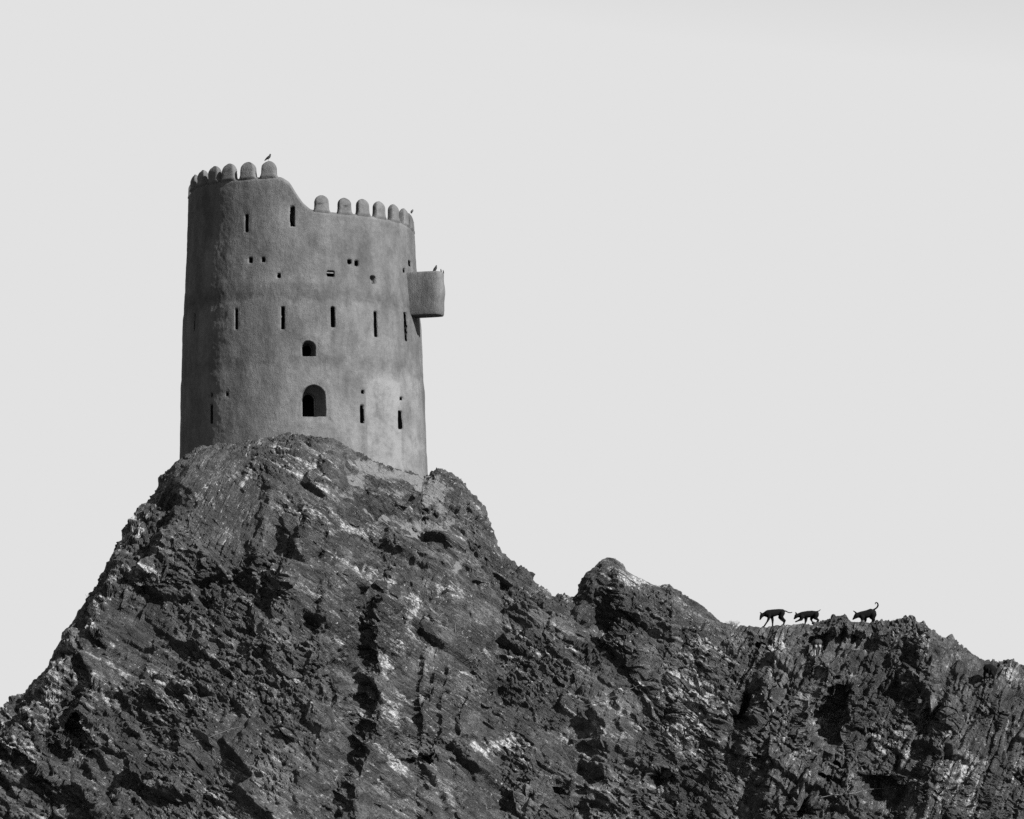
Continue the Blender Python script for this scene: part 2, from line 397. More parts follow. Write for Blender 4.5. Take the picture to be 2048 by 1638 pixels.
Pf = P.reshape(-1, 3); nf = nrm.reshape(-1, 3)
wp = Pf + np.stack([fbm(Pf, 0.9, 11, 3), fbm(Pf, 0.9, 12, 3), fbm(Pf, 0.9, 13, 3)], 1) * 0.12
BED = rotm('Y', -38) @ rotm('X', 12)           # layers dip down to the right
BED2 = rotm('Y', -28) @ rotm('Z', 20)
JOINT = rotm('Y', 68) @ rotm('Z', 15)        # steep joints
h1, e1, n1 = facets(wp, (2.6, 2.0, 1.1), BED, 1)
h2, e2, n2 = facets(wp, (1.15, 0.9, 0.48), BED2, 2)
h2b, e2b, n2b = facets(wp, (1.2, 0.7, 0.40), JOINT, 9)
h3, e3, n3 = facets(wp, (0.46, 0.36, 0.20), BED, 3)
h4, e4, n4 = facets(wp, (0.19, 0.16, 0.10), BED2, 4)
xr_, _ = on_slope(1455, 1400); xl_, zl_ = on_slope(540, 1120)
nz = fbm(Pf, 2.2, 21, 3)
joint = np.maximum(sstep(xr_ - 0.5, xr_ + 0.7, Pf[:, 0] + nz), 0.9 * sstep(xl_ + 0.6, xl_ - 0.6, Pf[:, 0] + nz) * sstep(zl_ - 0.5, zl_ + 0.7, Pf[:, 2] + nz))
joint = np.clip(joint + 0.35 * sstep(0.1, 0.4, fbm(Pf, 3.0, 22, 3)), 0, 1)       # steep joints against dipping beds
zone = 1 - joint
rough = 0.16 + 0.84 * sstep(-0.22, 0.16, fbm(Pf, 2.2, 31, 4))    # smooth slabs against rubble

def beds(P, deg, thick, length, seed):
    """long broken layers: every length of every layer stands out by its own amount"""
    c, s_ = math.cos(R(deg)), math.sin(R(deg))
    wv = fbm(P, 2.6, seed, 4) * 0.30
    u = c * P[:, 0] - s_ * P[:, 2] + 0.35 * P[:, 1]
    w = s_ * P[:, 0] + c * P[:, 2] + 0.22 * P[:, 1] + wv
    q = w / thick + 0.8 * vnoise(np.stack([u * 0, u * 0, w], 1), thick * 3.1, seed + 1)
    k = np.floor(q); f = q - k; z_ = np.zeros_like(k).astype(np.int64); k = k.astype(np.int64)
    r1 = hsh(k, z_, z_, seed + 2) / 4294967295.0
    k2 = np.floor(u / (length * (0.6 + r1)) + r1 * 13).astype(np.int64)
    r2 = hsh(k, k2, z_, seed + 3) / 4294967295.0; r3 = hsh(k, k2, z_ + 5, seed + 4) / 4294967295.0
    return (r2 * 2 - 1) + (f - 0.5) * (0.9 + r3) - 0.7 * np.exp(-(np.minimum(f, 1 - f) / 0.07) ** 2), r3
ba, ta = beds(Pf, 38, 0.55, 2.0, 101); bb, tb = beds(Pf, -66, 0.50, 1.7, 131)
bs, ts = beds(Pf, 34, 0.20, 0.9, 151); bs2, ts2 = beds(Pf, -72, 0.19, 0.8, 171)
mid = zone * h2 + (1 - zone) * h2b; emid = zone * e2 + (1 - zone) * e2b
bedd = zone * ba + (1 - zone) * bb; beds_ = zone * bs + (1 - zone) * bs2
xs_, _ = on_slope(820, 1300)
strat = sstep(-0.25, 0.2, fbm(Pf, 2.0, 33, 3)) * (0.35 + 0.65 * sstep(xs_ - 0.8, xs_ + 1.5, Pf[:, 0] + nz))
stretch = np.linalg.norm(du.reshape(-1, 3), axis=1) / 0.0356
fine = np.clip(2.2 / np.maximum(stretch, 1e-3), 0.1, 1)
lowy = np.concatenate([np.zeros_like(XB) + 0.4, 0.35 + 0.65 * sstep(0.05, 1.0, Hh)], 1).ravel()   # calmer on the crest
def soften(a, n):
    """worn edges: spread the steps between pieces over a hand's breadth"""
    a = a.reshape(NX, NC)
    for _ in range(n):
        b = np.pad(a, 1, mode='edge'); a = (b[:-2, 1:-1] + 2 * b[1:-1, 1:-1] + b[2:, 1:-1]) / 4
        b = np.pad(a, 1, mode='edge'); a = (b[1:-1, :-2] + 2 * b[1:-1, 1:-1] + b[1:-1, 2:]) / 4
    return a.ravel()
D = 0.22 * fbm(Pf, 2.4, 41, 5) + 0.35 * fbm(Pf, 5.5, 43, 2) * lowy + soften(0.28 * h1 * lowy + lowy * fine * (0.13 * mid + 0.11 * bedd * strat - 0.09 * np.exp(-(emid / 0.05) ** 2)), 1)
D += fine * (rough * (0.105 * h3 - 0.03 * np.exp(-(e3 / 0.08) ** 2)) + 0.045 * beds_ * (0.4 + 0.6 * strat) + rough * 0.062 * h4)
D += 0.02 * fbm(Pf, 0.15, 51, 2)
tone = 0.28 * (zone * n2 + (1 - zone) * n2b) + 0.30 * n3 + 0.20 * n4 + 0.22 * (zone * ts + (1 - zone) * ts2)      # every piece of stone has its own grey
# keep the crest line where it stands; keep the smooth face below the tower's left foot smooth; mortar fills the roughness
x_a, z_a = on_slope(450, 980)
slab = np.exp(-(((Pf[:, 0] - x_a) / 1.5) ** 4 + ((Pf[:, 2] - z_a) / 1.9) ** 4))
walk = np.exp(-((Pf[:, 0] - W(1630, 1240, 104).x) / 2.5) ** 6) * (1 - np.concatenate([np.zeros_like(XB), sstep(0.0, 0.35, Hh)], 1).ravel())
D *= (1 - 0.6 * slab) * (1 - 0.8 * np.clip(spill.ravel(), 0, 1)) * (1 - 0.5 * walk)
fade_far = np.where(np.abs(Pf[:, 0]) > 40, 0.5, 1.0)
Pd = Pf + nf * (D * fade_far)[:, None]
idx = np.arange(NX * NC).reshape(NX, NC)
F = np.stack([idx[:-1, :-1], idx[:-1, 1:], idx[1:, 1:], idx[1:, :-1]], -1).reshape(-1, 4)
me = np_mesh('hill', Pd, F, M_ROCK, False)
for nm, arr in (('pale', pale), ('spill', spill), ('tone', tone), ('joint', joint)):
    at = me.attributes.new(nm, 'FLOAT', 'POINT'); at.data.foreach_set('value', arr.ravel().astype(np.float32))
hill = bpy.data.objects.new('hill', me); COL.objects.link(hill); hill['kind'] = 'structure'

# a coarser tree for putting things on the hill
cs = slice(60, 60 + 1180)
sub = idx[cs, :][::2, :]
sub = sub[:, np.r_[0:NB, NB:NC:2]]
vmap = sub.ravel(); a_, b_ = sub.shape
li = np.arange(a_ * b_).reshape(a_, b_)
LF = np.stack([li[:-1, :-1], li[:-1, 1:], li[1:, 1:], li[1:, :-1]], -1).reshape(-1, 4)
TREE = BVHTree.FromPolygons([tuple(v) for v in Pd[vmap]], LF.tolist())
EYE = Vector((0, 0, CZ))
def hit(px, py):
    loc, n, i, d = TREE.ray_cast(EYE, ray(px, py))
    if loc is not None and n.y > 0: n = -n
    return loc, n
def ground_z(x, y):
    loc, n, i, d = TREE.ray_cast(Vector((x, y, 60)), Vector((0, 0, -1)))
    return loc.z if loc is not None else 0.0

# flat gravel plain that reaches the horizon
gm = bpy.data.meshes.new('ground')
gm.from_pydata([(-6000, -6000, 0), (6000, -6000, 0), (6000, 6000, 0), (-6000, 6000, 0)], [], [(0, 1, 2, 3)])
gm.materials.append(M_GROUND); ground = bpy.data.objects.new('ground', gm); COL.objects.link(ground); ground['kind'] = 'structure'

# ------------------------------------------------------------------ rock blocks lying in the slope
def block_mesh(seed):
    rng = random.Random(seed)
    bm = bmesh.new()
    for _ in range(15):
        v = Vector((rng.gauss(0, 1), rng.gauss(0, 1), rng.gauss(0, 1))).normalized() * rng.uniform(0.75, 1.05)
        bm.verts.new((v.x * 0.62, v.y * 0.5, v.z * 0.34))
    bmesh.ops.convex_hull(bm, input=bm.verts)
    for v in [v for v in bm.verts if not v.link_faces]: bm.verts.remove(v)
    bmesh.ops.bevel(bm, geom=bm.edges[:], offset=0.02, segments=1, affect='EDGES')
    m_ = bpy.data.meshes.new('rock'); bm.to_mesh(m_); bm.free(); m_.materials.append(M_STONE)
    return m_
BLOCKS = [block_mesh(s) for s in range(14)]
rng = random.Random(5)
nb = 0
while nb < 280:
    px, py = rng.uniform(0, 2048), rng.uniform(880, 1638)
    loc, n = hit(px, py)
    if loc is None or loc.z < 0.8: continue
    if 1470 < px < 1780 and py < 1262: continue
    if 340 < px < 560 and py < 1090 and rng.random() < 0.85: continue
    if 330 < px < 900 and py < 930: continue
    if 1940 < px < 2010 and py < 1370: continue
    if float(zr(loc.x)) - loc.z < 0.3: continue
    s = min(0.16 + rng.expovariate(1 / 0.16), 0.75)
    o = bpy.data.objects.new('rock', BLOCKS[rng.randrange(14)]); COL.objects.link(o); o.parent = hill
    o.location = loc - n * s * 0.20
    e = (Matrix.Rotation(R(rng.gauss(36, 12) if 560 < px < 1455 or py > 1250 and px < 1455 else rng.gauss(-66, 12)), 3, 'Y') @ Matrix.Rotation(R(rng.gauss(20, 20)), 3, 'X') @ Matrix.Rotation(rng.gauss(0, 0.4), 3, 'Z'))
    o.rotation_euler = e.to_euler(); o.scale = (s * rng.uniform(1.0, 2.0), s * rng.uniform(.8, 1.2), s * rng.uniform(.5, 1.1))
    nb += 1

# ------------------------------------------------------------------ the watchtower
K = FPX / 110.0 * 1.0
tower = bpy.data.objects.new('watchtower', None); COL.objects.link(tower)
PR_Y = [330, 375, 430, 500, 590, 606, 650, 720, 780, 850, 905, 960, 1050]
PR_R = [226.5, 227, 228, 230.5, 234, 236, 238, 241, 243.5, 245.5, 246.5, 248, 250]
PZ = [W(604, y, 110).z for y in PR_Y]; PRm = [r / FPX * 110 for y, r in zip(PR_Y, PR_R)]
def trad(z): return np.interp(z, PZ[::-1], PRm[::-1])
tower.location = (TX, TY, W(604, 960, 110).z)
TB = Vector(tower.location)

def lean(z): return np.interp(z, [W(605, 960, 110).z, W(605, 350, 110).z], [0.055, -0.075])     # the tower leans a hand's breadth to the left

def on_tower(px, py):
    """photo pixel -> (angle from the camera side, height z)"""
    th, z = 0.0, 20.0
    for _ in range(30):
        r_ = float(trad(z)); Yt = TY - r_ * math.cos(th)
        p = W(px, py, Yt); z = p.z
        th = 0.6 * th + 0.4 * math.asin(max(-0.999, min(0.999, (p.x - TX - float(lean(p.z))) / r_)))
    return th, z

rim_px = [(392, 370), (420, 363), (455, 357), (500, 353), (545, 350), (562, 352), (578, 362), (592, 384), (606, 403), (622, 416), (645, 420), (690, 424),
          (731, 427), (765, 433), (795, 440), (815, 446)]
rim = [on_tower(*p) for p in rim_px]
rt = [a for a, _ in rim]; rz = [b for _, b in rim]
zl, zrt = rz[1], rz[-3]
RT = [-math.pi, -2.4, -1.3] + rt + [1.4, 2.6, math.pi]
RZ = [(zl + zrt) / 2, zl, zl] + rz + [zrt, zrt, (zl + zrt) / 2]
_tg = np.linspace(-math.pi, math.pi, 1441)
_rz = np.interp(_tg, RT, RZ); _kk = np.exp(-np.linspace(-2, 2, 13) ** 2); _kk /= _kk.sum()
_rz = np.convolve(np.pad(_rz, 6, mode='edge'), _kk, 'valid')
def ztop(th): return np.interp(th, _tg, _rz)

# openings: kind, photo box centre, width, height (px), depth of the tunnel (m)
OPEN = [
    ('arrow_slit', 491, 446, 6.5, 34, .9), ('arrow_slit', 584, 432, 9, 40, .9),
    ('arrow_slit', 472, 638, 5.5, 40, .9), ('arrow_slit', 565, 636, 6.5, 44, .9), ('arrow_slit', 666, 634, 8, 40, .9), ('arrow_slit', 753, 648, 6.5, 50, .9), ('arrow_slit', 813, 654, 6, 56, .9),
    ('arrow_slit', 388, 645, 2.6, 34, .6), ('arrow_slit', 421, 828, 5.5, 38, .9), ('arrow_slit', 725, 828, 7, 36, .9), ('arrow_slit', 802, 840, 6.5, 36, .9),
    ('peep_hole', 499, 520, 7.5, 10, .8), ('peep_hole', 525, 519, 7, 9, .8), ('peep_hole', 557, 551, 7, 9, .8), ('peep_hole', 701, 523, 8, 9, .5), ('peep_hole', 715, 526, 7, 11, .8),
    ('peep_hole', 823, 527, 8, 11, .5), ('peep_hole', 812, 541, 4.5, 8, .4), ('peep_hole', 421, 790, 4.5, 9, .6), ('peep_hole', 453, 788, 5, 7, .6), ('peep_hole', 726, 784, 6, 7, .6), ('peep_hole', 804, 797, 5, 7, .6),
    ('peep_hole', 748, 559, 9.5, 14, .22), ('window', 662, 547, 15, 12, .8),
]
dth = 0.018 / 4.25
thf = np.arange(R(-97), R(97), dth); thb = np.linspace(R(97), R(263), 90)
TH = np.concatenate([thf, thb]); TH = np.where(TH > math.pi, TH - 2 * math.pi, TH)
NT = len(TH)
zb = W(604, 1010, 106).z
NV = 500
vv = np.linspace(0, 1, NV)
THg, VV = np.meshgrid(TH, vv, indexing='ij')
ZT = ztop(THg) - 0.16
Zg = zb + VV * (ZT - zb)
# openings push the face in, then the innermost faces are taken out
Rg = trad(Zg)
rec = np.zeros_like(Rg); cut = np.zeros_like(Rg, bool)
wob = fbm(np.stack([(THg * 4.3).ravel(), np.zeros(THg.size), Zg.ravel()], 1), 0.22, 77, 3).reshape(THg.shape)
OPS = []
for kind, px, py, w, h, dep in OPEN:
    th0, z0 = on_tower(px, py); r0 = float(trad(z0))
    fs = max(math.cos(th0), 0.42)
    a = w / K / 2 / fs; b = h / K / 2
    U = (THg - th0) * r0; V_ = Zg - z0
    near = (np.abs(U) < a + 0.3) & (np.abs(V_) < b + 0.3)
    rr = min(a, b) * 0.6
    qx = np.abs(U) - (a - rr); qy = np.abs(V_) - (b - rr)
    d = np.hypot(np.maximum(qx, 0), np.maximum(qy, 0)) + np.minimum(np.maximum(qx, qy), 0) - rr + wob * 0.012
    rec = np.where(near, np.maximum(rec, (0.05 if dep > 0.3 else 0.2) * sstep(0.025, -0.008, d) + 0.012 * sstep(0.14, 0.0, d)), rec)
    if dep > 0.3: cut |= near & (d < 0.006)
    OPS.append((kind, th0, z0, r0, a, b, dep))

def arch_sdf(U, V, x0, x1, y0, y1):
    """rectangle with a half-round head"""
    cx = (x0 + x1) / 2; hw = (x1 - x0) / 2; ys = y1 - hw
    body = np.maximum(np.abs(U - cx) - hw, y0 - V)
    head = np.hypot(U - cx, np.maximum(V - ys, 0)) - hw
    return np.where(V > ys, np.maximum(head, y0 - V), body)
ARCH = [  # name, outer box px (x0,x1,y_bottom,y_top), inner box, inner depth, soften
    ('arched_window', (603, 652, 832, 770), (604, 633, 831, 783), 0.62),
    ('arched_window', (603, 632, 712, 681), (604, 625, 711, 685), 0.45),
]
ARS = []
for nm, ob, ib, dep in ARCH:
    px, py = (ob[0] + ob[1]) / 2, (ob[2] + ob[3]) / 2
    th0, z0 = on_tower(px, py); r0 = float(trad(z0))
    U = (THg - th0) * r0; V_ = Zg - z0
    near = (np.abs(U) < 1.0) & (np.abs(V_) < 1.1)
    o_ = [(ob[0] - px) / K, (ob[1] - px) / K, -(ob[2] - py) / K, -(ob[3] - py) / K]
    i_ = [(ib[0] - px) / K, (ib[1] - px) / K, -(ib[2] - py) / K, -(ib[3] - py) / K]
    do = arch_sdf(U, V_, *o_) + wob * 0.02; di = arch_sdf(U, V_, *i_) + wob * 0.008
    depth = dep * np.clip(-do / (np.maximum(-do, 0) + np.maximum(di, 0) + 1e-4), 0, 1) ** 0.55 * sstep(0.0, -0.05, do)
    depth = np.where(do > 0, 0, np.where(di < 0, dep, depth)) + 0.03 * sstep(0.22, 0.0, do)
    rec = np.where(near, np.maximum(rec, depth), rec)
    cut |= near & (di < -0.012)
    ARS.append((nm, th0, z0, r0, i_, dep))

TP = np.stack([(TX + Rg * np.sin(THg)).ravel(), (TY - Rg * np.cos(THg)).ravel(), Zg.ravel()], 1)
disp = 0.045 * fbm(TP, 1.9, 61, 4) + 0.016 * fbm(TP, 0.45, 62, 3) + 0.006 * fbm(TP, 0.12, 63, 2)
disp = disp.reshape(Rg.shape)
# shallow sunk panel low on the right, bordered by two soft ribs; foot of the wall spreads over the rock on the right
tA, zA = on_tower(731, 742); tB, _ = on_tower(800, 742)
pan = sstep(tA - 0.012, tA + 0.012, THg) * (1 - sstep(tB - 0.012, tB + 0.012, THg)) * (1 - sstep(zA - 0.28, zA + 0.12, Zg))
disp -= 0.035 * pan
for yj, am in ((600, 0.030), (737, 0.016), (470, 0.010)):      # the building lifts: each stands a little inside the one below
    zj = W(604, yj, 105.8).z
    disp -= am * sstep(zj - 0.22, zj + 0.10, Zg + 0.12 * wob + 0.05 * np.sin(THg * 5))
for tt_ in (tA - 0.02, tB + 0.015):
    disp += 0.035 * np.exp(-((THg - tt_) / 0.022) ** 2) * (1 - sstep(zA - 1.9, zA - 1.3, Zg))
zf = W(820, 950, 108).z
foot = np.exp(-((THg - R(62)) / R(26)) ** 2) * (1 - sstep(zf - 0.6, zf + 0.35, Zg))
disp += foot * (0.55 + 0.25 * fbm(TP, 0.8, 64, 3).reshape(Rg.shape))
RR = Rg + disp - rec
# rim and inside of the parapet
thk = 0.42
rows = []
for k in range(1, 9):
    a = math.pi * k / 9
    rows.append((-thk / 2 + thk / 2 * math.cos(a), 0.16 * math.sin(a)))
rows += [(-thk, -0.2), (-thk, -0.9), (-thk, -1.1)]
topR = trad(ZT[:, -1]) + disp[:, -1]
ER = np.stack([topR + r_ for r_, _ in rows], 1); EZ = np.stack([ZT[:, -1] + z_ for _, z_ in rows], 1)
ER = np.concatenate([RR, ER, np.zeros((NT, 1)) + 0.05], 1); EZ = np.concatenate([Zg, EZ, EZ[:, -1:]], 1)
THe = np.repeat(TH[:, None], ER.shape[1], 1)
TV = np.stack([ER * np.sin(THe), -ER * np.cos(THe), EZ - TB.z], -1)
ncol = ER.shape[1]
ti = np.arange(NT * ncol).reshape(NT, ncol); tj = np.roll(ti, -1, axis=0)
TF = np.stack([ti[:, :-1], tj[:, :-1], tj[:, 1:], ti[:, 1:]], -1)
cutE = np.zeros((NT, ncol), bool); cutE[:, :NV] = cut
cutn = np.roll(cutE, -1, axis=0)
dead = cutE[:, :-1] & cutE[:, 1:] & cutn[:, :-1] & cutn[:, 1:]
TF = TF[~dead]
wm = np_mesh('wall', TV.reshape(-1, 3), TF, M_PLASTER, True)
rep = np.zeros((NT, ncol))
for px, py, w, h, amp in [(768, 790, 26, 45, .9), (760, 850, 26, 60, .55), (828, 790, 14, 50, .8), (828, 885, 18, 40, 1.0), (800, 920, 60, 25, .6), (742, 890, 8, 30, .9),
                          (630, 780, 70, 70, .35), (690, 860, 60, 40, .45), (640, 735, 60, 30, .3), (640, 850, 90, 25, .5), (788, 500, 16, 40, .4)]:
    t0, z0 = on_tower(px, py)
    fs = max(math.cos(t0), 0.4)
    rep[:, :NV] = np.maximum(rep[:, :NV], amp * np.exp(-(((THg - t0) * 4.3 * K * fs / w) ** 2 + ((Zg - z0) * K / h) ** 2)))
rep[:, :NV] = np.maximum(rep[:, :NV], 0.75 * pan)
at = wm.attributes.new('repair', 'FLOAT', 'POINT'); at.data.foreach_set('value', rep.ravel().astype(np.float32))
stn = np.zeros((NT, ncol))
for yj, hh, am in ((588, 16, 1.0), (722, 14, .8), (470, 40, .45), (390, 26, .5)):
    zj = W(604, yj, 105.8).z
    stn[:, :NV] = np.maximum(stn[:, :NV], am * np.exp(-((Zg - zj + 0.2 * wob) * K / hh) ** 2))
for px, py, w, h, am in ((491, 485, 5, 22, .7), (584, 475, 7, 28, .7), (565, 680, 5, 26, .6), (666, 680, 6, 28, .7), (753, 695, 5, 26, .6), (472, 680, 5, 24, .6), (617, 730, 14, 14, .4), (421, 870, 5, 26, .6), (662, 562, 9, 16, .5)):
    t0, z0 = on_tower(px, py)
    stn[:, :NV] = np.maximum(stn[:, :NV], am * np.exp(-(((THg - t0) * 4.3 * K * max(math.cos(t0), .4) / w) ** 2 + ((Zg - z0) * K / h) ** 2)))
at = wm.attributes.new('stain', 'FLOAT', 'POINT'); at.data.foreach_set('value', stn.ravel().astype(np.float32))
wall = bpy.data.objects.new('wall', wm); COL.objects.link(wall); wall.parent = tower

def tw_frame(th):
    return (Vector((math.cos(th), math.sin(th), 0)), Vector((0, 0, 1)), Vector((-math.sin(th), math.cos(th), 0)))  # along wall, up, inward
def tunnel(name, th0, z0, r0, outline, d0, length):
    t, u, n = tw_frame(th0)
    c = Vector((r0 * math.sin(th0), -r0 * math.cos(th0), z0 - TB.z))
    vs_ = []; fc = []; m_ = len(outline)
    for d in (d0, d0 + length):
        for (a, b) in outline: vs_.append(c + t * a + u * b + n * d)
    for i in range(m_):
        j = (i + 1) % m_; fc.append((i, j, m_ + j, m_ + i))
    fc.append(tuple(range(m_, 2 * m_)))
    return mesh_obj(name, vs_, fc, M_TUNNEL_SHADE, tower, False)
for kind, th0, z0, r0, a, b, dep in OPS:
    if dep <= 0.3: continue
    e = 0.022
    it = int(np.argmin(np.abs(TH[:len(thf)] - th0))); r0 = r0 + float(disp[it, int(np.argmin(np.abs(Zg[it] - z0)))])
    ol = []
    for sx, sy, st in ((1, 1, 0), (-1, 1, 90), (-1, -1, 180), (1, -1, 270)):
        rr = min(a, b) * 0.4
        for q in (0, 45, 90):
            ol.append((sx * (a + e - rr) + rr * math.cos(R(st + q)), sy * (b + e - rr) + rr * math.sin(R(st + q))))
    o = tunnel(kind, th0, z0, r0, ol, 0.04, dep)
    if kind == 'window':      # a weathered bar across the small square window
        t, u, n = tw_frame(th0); c = Vector((r0 * math.sin(th0), -r0 * math.cos(th0), z0 - TB.z)) + n * 0.10 + u * 0.045
        vs_ = [c + t * x * (a + .03) + u * y * 0.022 + n * z * 0.03 for x in (-1, 1) for y in (-1, 1) for z in (-1, 1)]
        mesh_obj('wooden_bar', vs_, [(0, 1, 3, 2), (4, 6, 7, 5), (0, 4, 5, 1), (2, 3, 7, 6), (0, 2, 6, 4), (1, 5, 7, 3)], M_WOOD, o, False)
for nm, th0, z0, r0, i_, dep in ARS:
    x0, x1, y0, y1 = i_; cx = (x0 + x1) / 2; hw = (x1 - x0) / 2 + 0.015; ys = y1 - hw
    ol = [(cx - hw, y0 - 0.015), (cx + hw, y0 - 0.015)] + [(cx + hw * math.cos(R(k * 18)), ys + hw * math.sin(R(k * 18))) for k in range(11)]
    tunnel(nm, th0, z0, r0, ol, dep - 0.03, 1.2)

# merlons: rounded upright slabs along the rim
def merlon(th, width, height, seed):
    t, u, n = tw_frame(th)
    r_ = float(trad(ztop(th))) - 0.185
    c = Vector((r_ * math.sin(th), -r_ * math.cos(th), float(ztop(th)) - TB.z))
    rg = random.Random(seed); vs_ = []; fc = []
    a0 = width / 2; c0 = 0.13; H_ = height; h1_ = height - a0 * 1.02
    lv = [-0.22, -0.10, -0.03, 0.04, 0.12, 0.22] + [h1_ * k for k in (0.75, 1.0)] + [h1_ + (H_ - h1_) * math.sin(R(k)) for k in (12, 24, 36, 48, 60, 70, 79, 86)]
    lv = sorted(lv); na = 32
    lean = rg.uniform(-0.02, 0.02)
    for w in lv:
        k = max(0.0, (w - h1_) / (H_ - h1_)); s = math.sqrt(max(1 - k * k, 0))
        fl = 0.07 * math.exp(-max(w + 0.05, 0) / 0.07)
        a = a0 * s + fl; cc = c0 * (0.35 + 0.65 * s) + 0.5 * fl if k < 1 else 0.05
        cc = cc - 0.06 * k * k
        if w < -0.08: cc = 0.07
        for i in range(na):
            al = 2 * math.pi * i / na; ca, sa = math.cos(al), math.sin(al); ex = 0.42
            x = a * math.copysign(abs(ca) ** ex, ca); y = max(cc, .02) * math.copysign(abs(sa) ** ex, sa)
            j = rg.uniform(-0.006, 0.006)
            vs_.append(c + t * (x + lean * w + j) + n * (y + j) + u * (w + rg.uniform(-.004, .004)))
    m_ = len(lv)
    for q in range(m_ - 1):
        for i in range(na):
            j = (i + 1) % na; fc.append((q * na + i, q * na + j, (q + 1) * na + j, (q + 1) * na + i))
    vs_.append(c + u * H_ + t * lean * H_); top = len(vs_) - 1
    for i in range(na): fc.append(((m_ - 1) * na + i, (m_ - 1) * na + (i + 1) % na, top))
    return mesh_obj('merlon', vs_, fc, M_PLASTER, tower), c + u * H_ + TB
MER = [(535, .56, .53), (492, .60, .55), (452, .60, .56), (422, .60, .56), (397, .58, .52), (380.5, .58, .52),
       (645, .53, .55), (693, .50, .53), (731, .49, .54), (765, .50, .56), (795, .50, .58), (816, .50, .56), (826.3, .48, .55)]
MTOP = {}
for k, (px, w, h) in enumerate(MER):
    th, _ = on_tower(px, 365 if px < 600 else 420)
    o, tp = merlon(th, w * 0.94, h, k); MTOP[px] = tp
for k, dg in enumerate((-92, -104, -116, 92, 104, 116)):
    merlon(R(dg), .52, .54, 40 + k)

# box-shaped turret hung on the right flank
thb_ = R(73)
def rounded_box():
    t, u, n = tw_frame(thb_)
    zt = W(855, 540, 108).z; zbm = W(855, 627, 108).z
    r_ = float(trad((zt + zbm) / 2)); Lh = (1.12 + 0.6) / 2; wd = 0.37
    c = Vector((math.sin(thb_), -math.cos(thb_), 0)) * (r_ + 1.12 - Lh)
    vs_ = []; fc = []; na = 72
    H_ = zt - zbm
    lv = [(0, .86), (.015, .915), (.04, .955), (.09, 0.985)] + [(.09 + .84 * k / 16, 1.0 + 0.012 * math.sin(k)) for k in range(1, 17)] + [(.96, .985), (.985, .955), (1.0, .90)]
    for q, s in lv:
        for i in range(na):
            al = 2 * math.pi * i / na; ca, sa = math.cos(al), math.sin(al); ex = 0.40
            x = (Lh - 0.37 + 0.37 * s) * math.copysign(abs(ca) ** ex, ca); y = (wd * s) * math.copysign(abs(sa) ** ex, sa)
            vs_.append(c + (-n) * x + t * y + u * (zbm - TB.z + H_ * q))
    P_ = np.array([tuple(v) for v in vs_])
    dd = 0.05 * fbm(P_, 0.6, 71, 4)
    vs_ = [v + Vector((v.x - c.x, v.y - c.y, 0)).normalized() * float(e) for v, e in zip(vs_, dd)]
    m_ = len(lv)
    for q in range(m_ - 1):
        for i in range(na):
            j = (i + 1) % na; fc.append((q * na + i, q * na + j, (q + 1) * na + j, (q + 1) * na + i))
    fc.append(tuple(range((m_ - 1) * na, m_ * na))); fc.append(tuple(range(na))[::-1])
    o = mesh_obj('box_turret', vs_, fc, M_PLASTER, tower)
    return c + TB, zt
BOXC, BOXZ = rounded_box()
def lean_all(o):
    for ch in o.children:
        co = np.empty(len(ch.data.vertices) * 3, np.float32); ch.data.vertices.foreach_get('co', co); co = co.reshape(-1, 3)
        co[:, 0] += lean(co[:, 2] + TB.z); ch.data.vertices.foreach_set('co', co.ravel()); ch.data.update(); lean_all(ch)
bpy.context.view_layer.update(); lean_all(tower)
for p in MTOP.values(): p.x += float(lean(p.z))
tag(tower, 'round mud-plastered watchtower with stepped battlements standing on the rocky peak', 'tower')

# ------------------------------------------------------------------ animals
def chain_mesh(chains, mat, name, voxel, origin, label, cat, group=None, smooth_it=2):
    """overlapping tapered tubes fused into one skin"""
    bm = bmesh.new()
    for ch in chains:
        pts = []
        for (a, ra), (b, rb) in zip(ch[:-1], ch[1:]):
            L = (b - a).length; k = max(2, int(L / max(min(ra, rb) * 0.6, voxel)))
            k = min(k, 14)
            for i in range(k): pts.append((a.lerp(b, i / k), ra + (rb - ra) * i / k))
        pts.append(ch[-1])
        for p, r_ in pts:
            bmesh.ops.create_icosphere(bm, subdivisions=2, radius=r_, matrix=Matrix.Translation(p - origin))
    m_ = bpy.data.meshes.new(name); bm.to_mesh(m_); bm.free()
    o = bpy.data.objects.new(name, m_); COL.objects.link(o); o.location = origin
    rm = o.modifiers.new('r', 'REMESH'); rm.mode = 'VOXEL'; rm.voxel_size = voxel
    sm = o.modifiers.new('s', 'SMOOTH'); sm.iterations = smooth_it; sm.factor = 0.5
    dg = bpy.context.evaluated_depsgraph_get()
    m2 = bpy.data.meshes.new_from_object(o.evaluated_get(dg)); m2.name = name
    o.modifiers.clear(); o.data = m2; bpy.data.meshes.remove(m_)
    m2.polygons.foreach_set('use_smooth', [True] * len(m2.polygons)); m2.materials.clear(); m2.materials.append(mat)
    tag(o, label, cat, group)
    return o

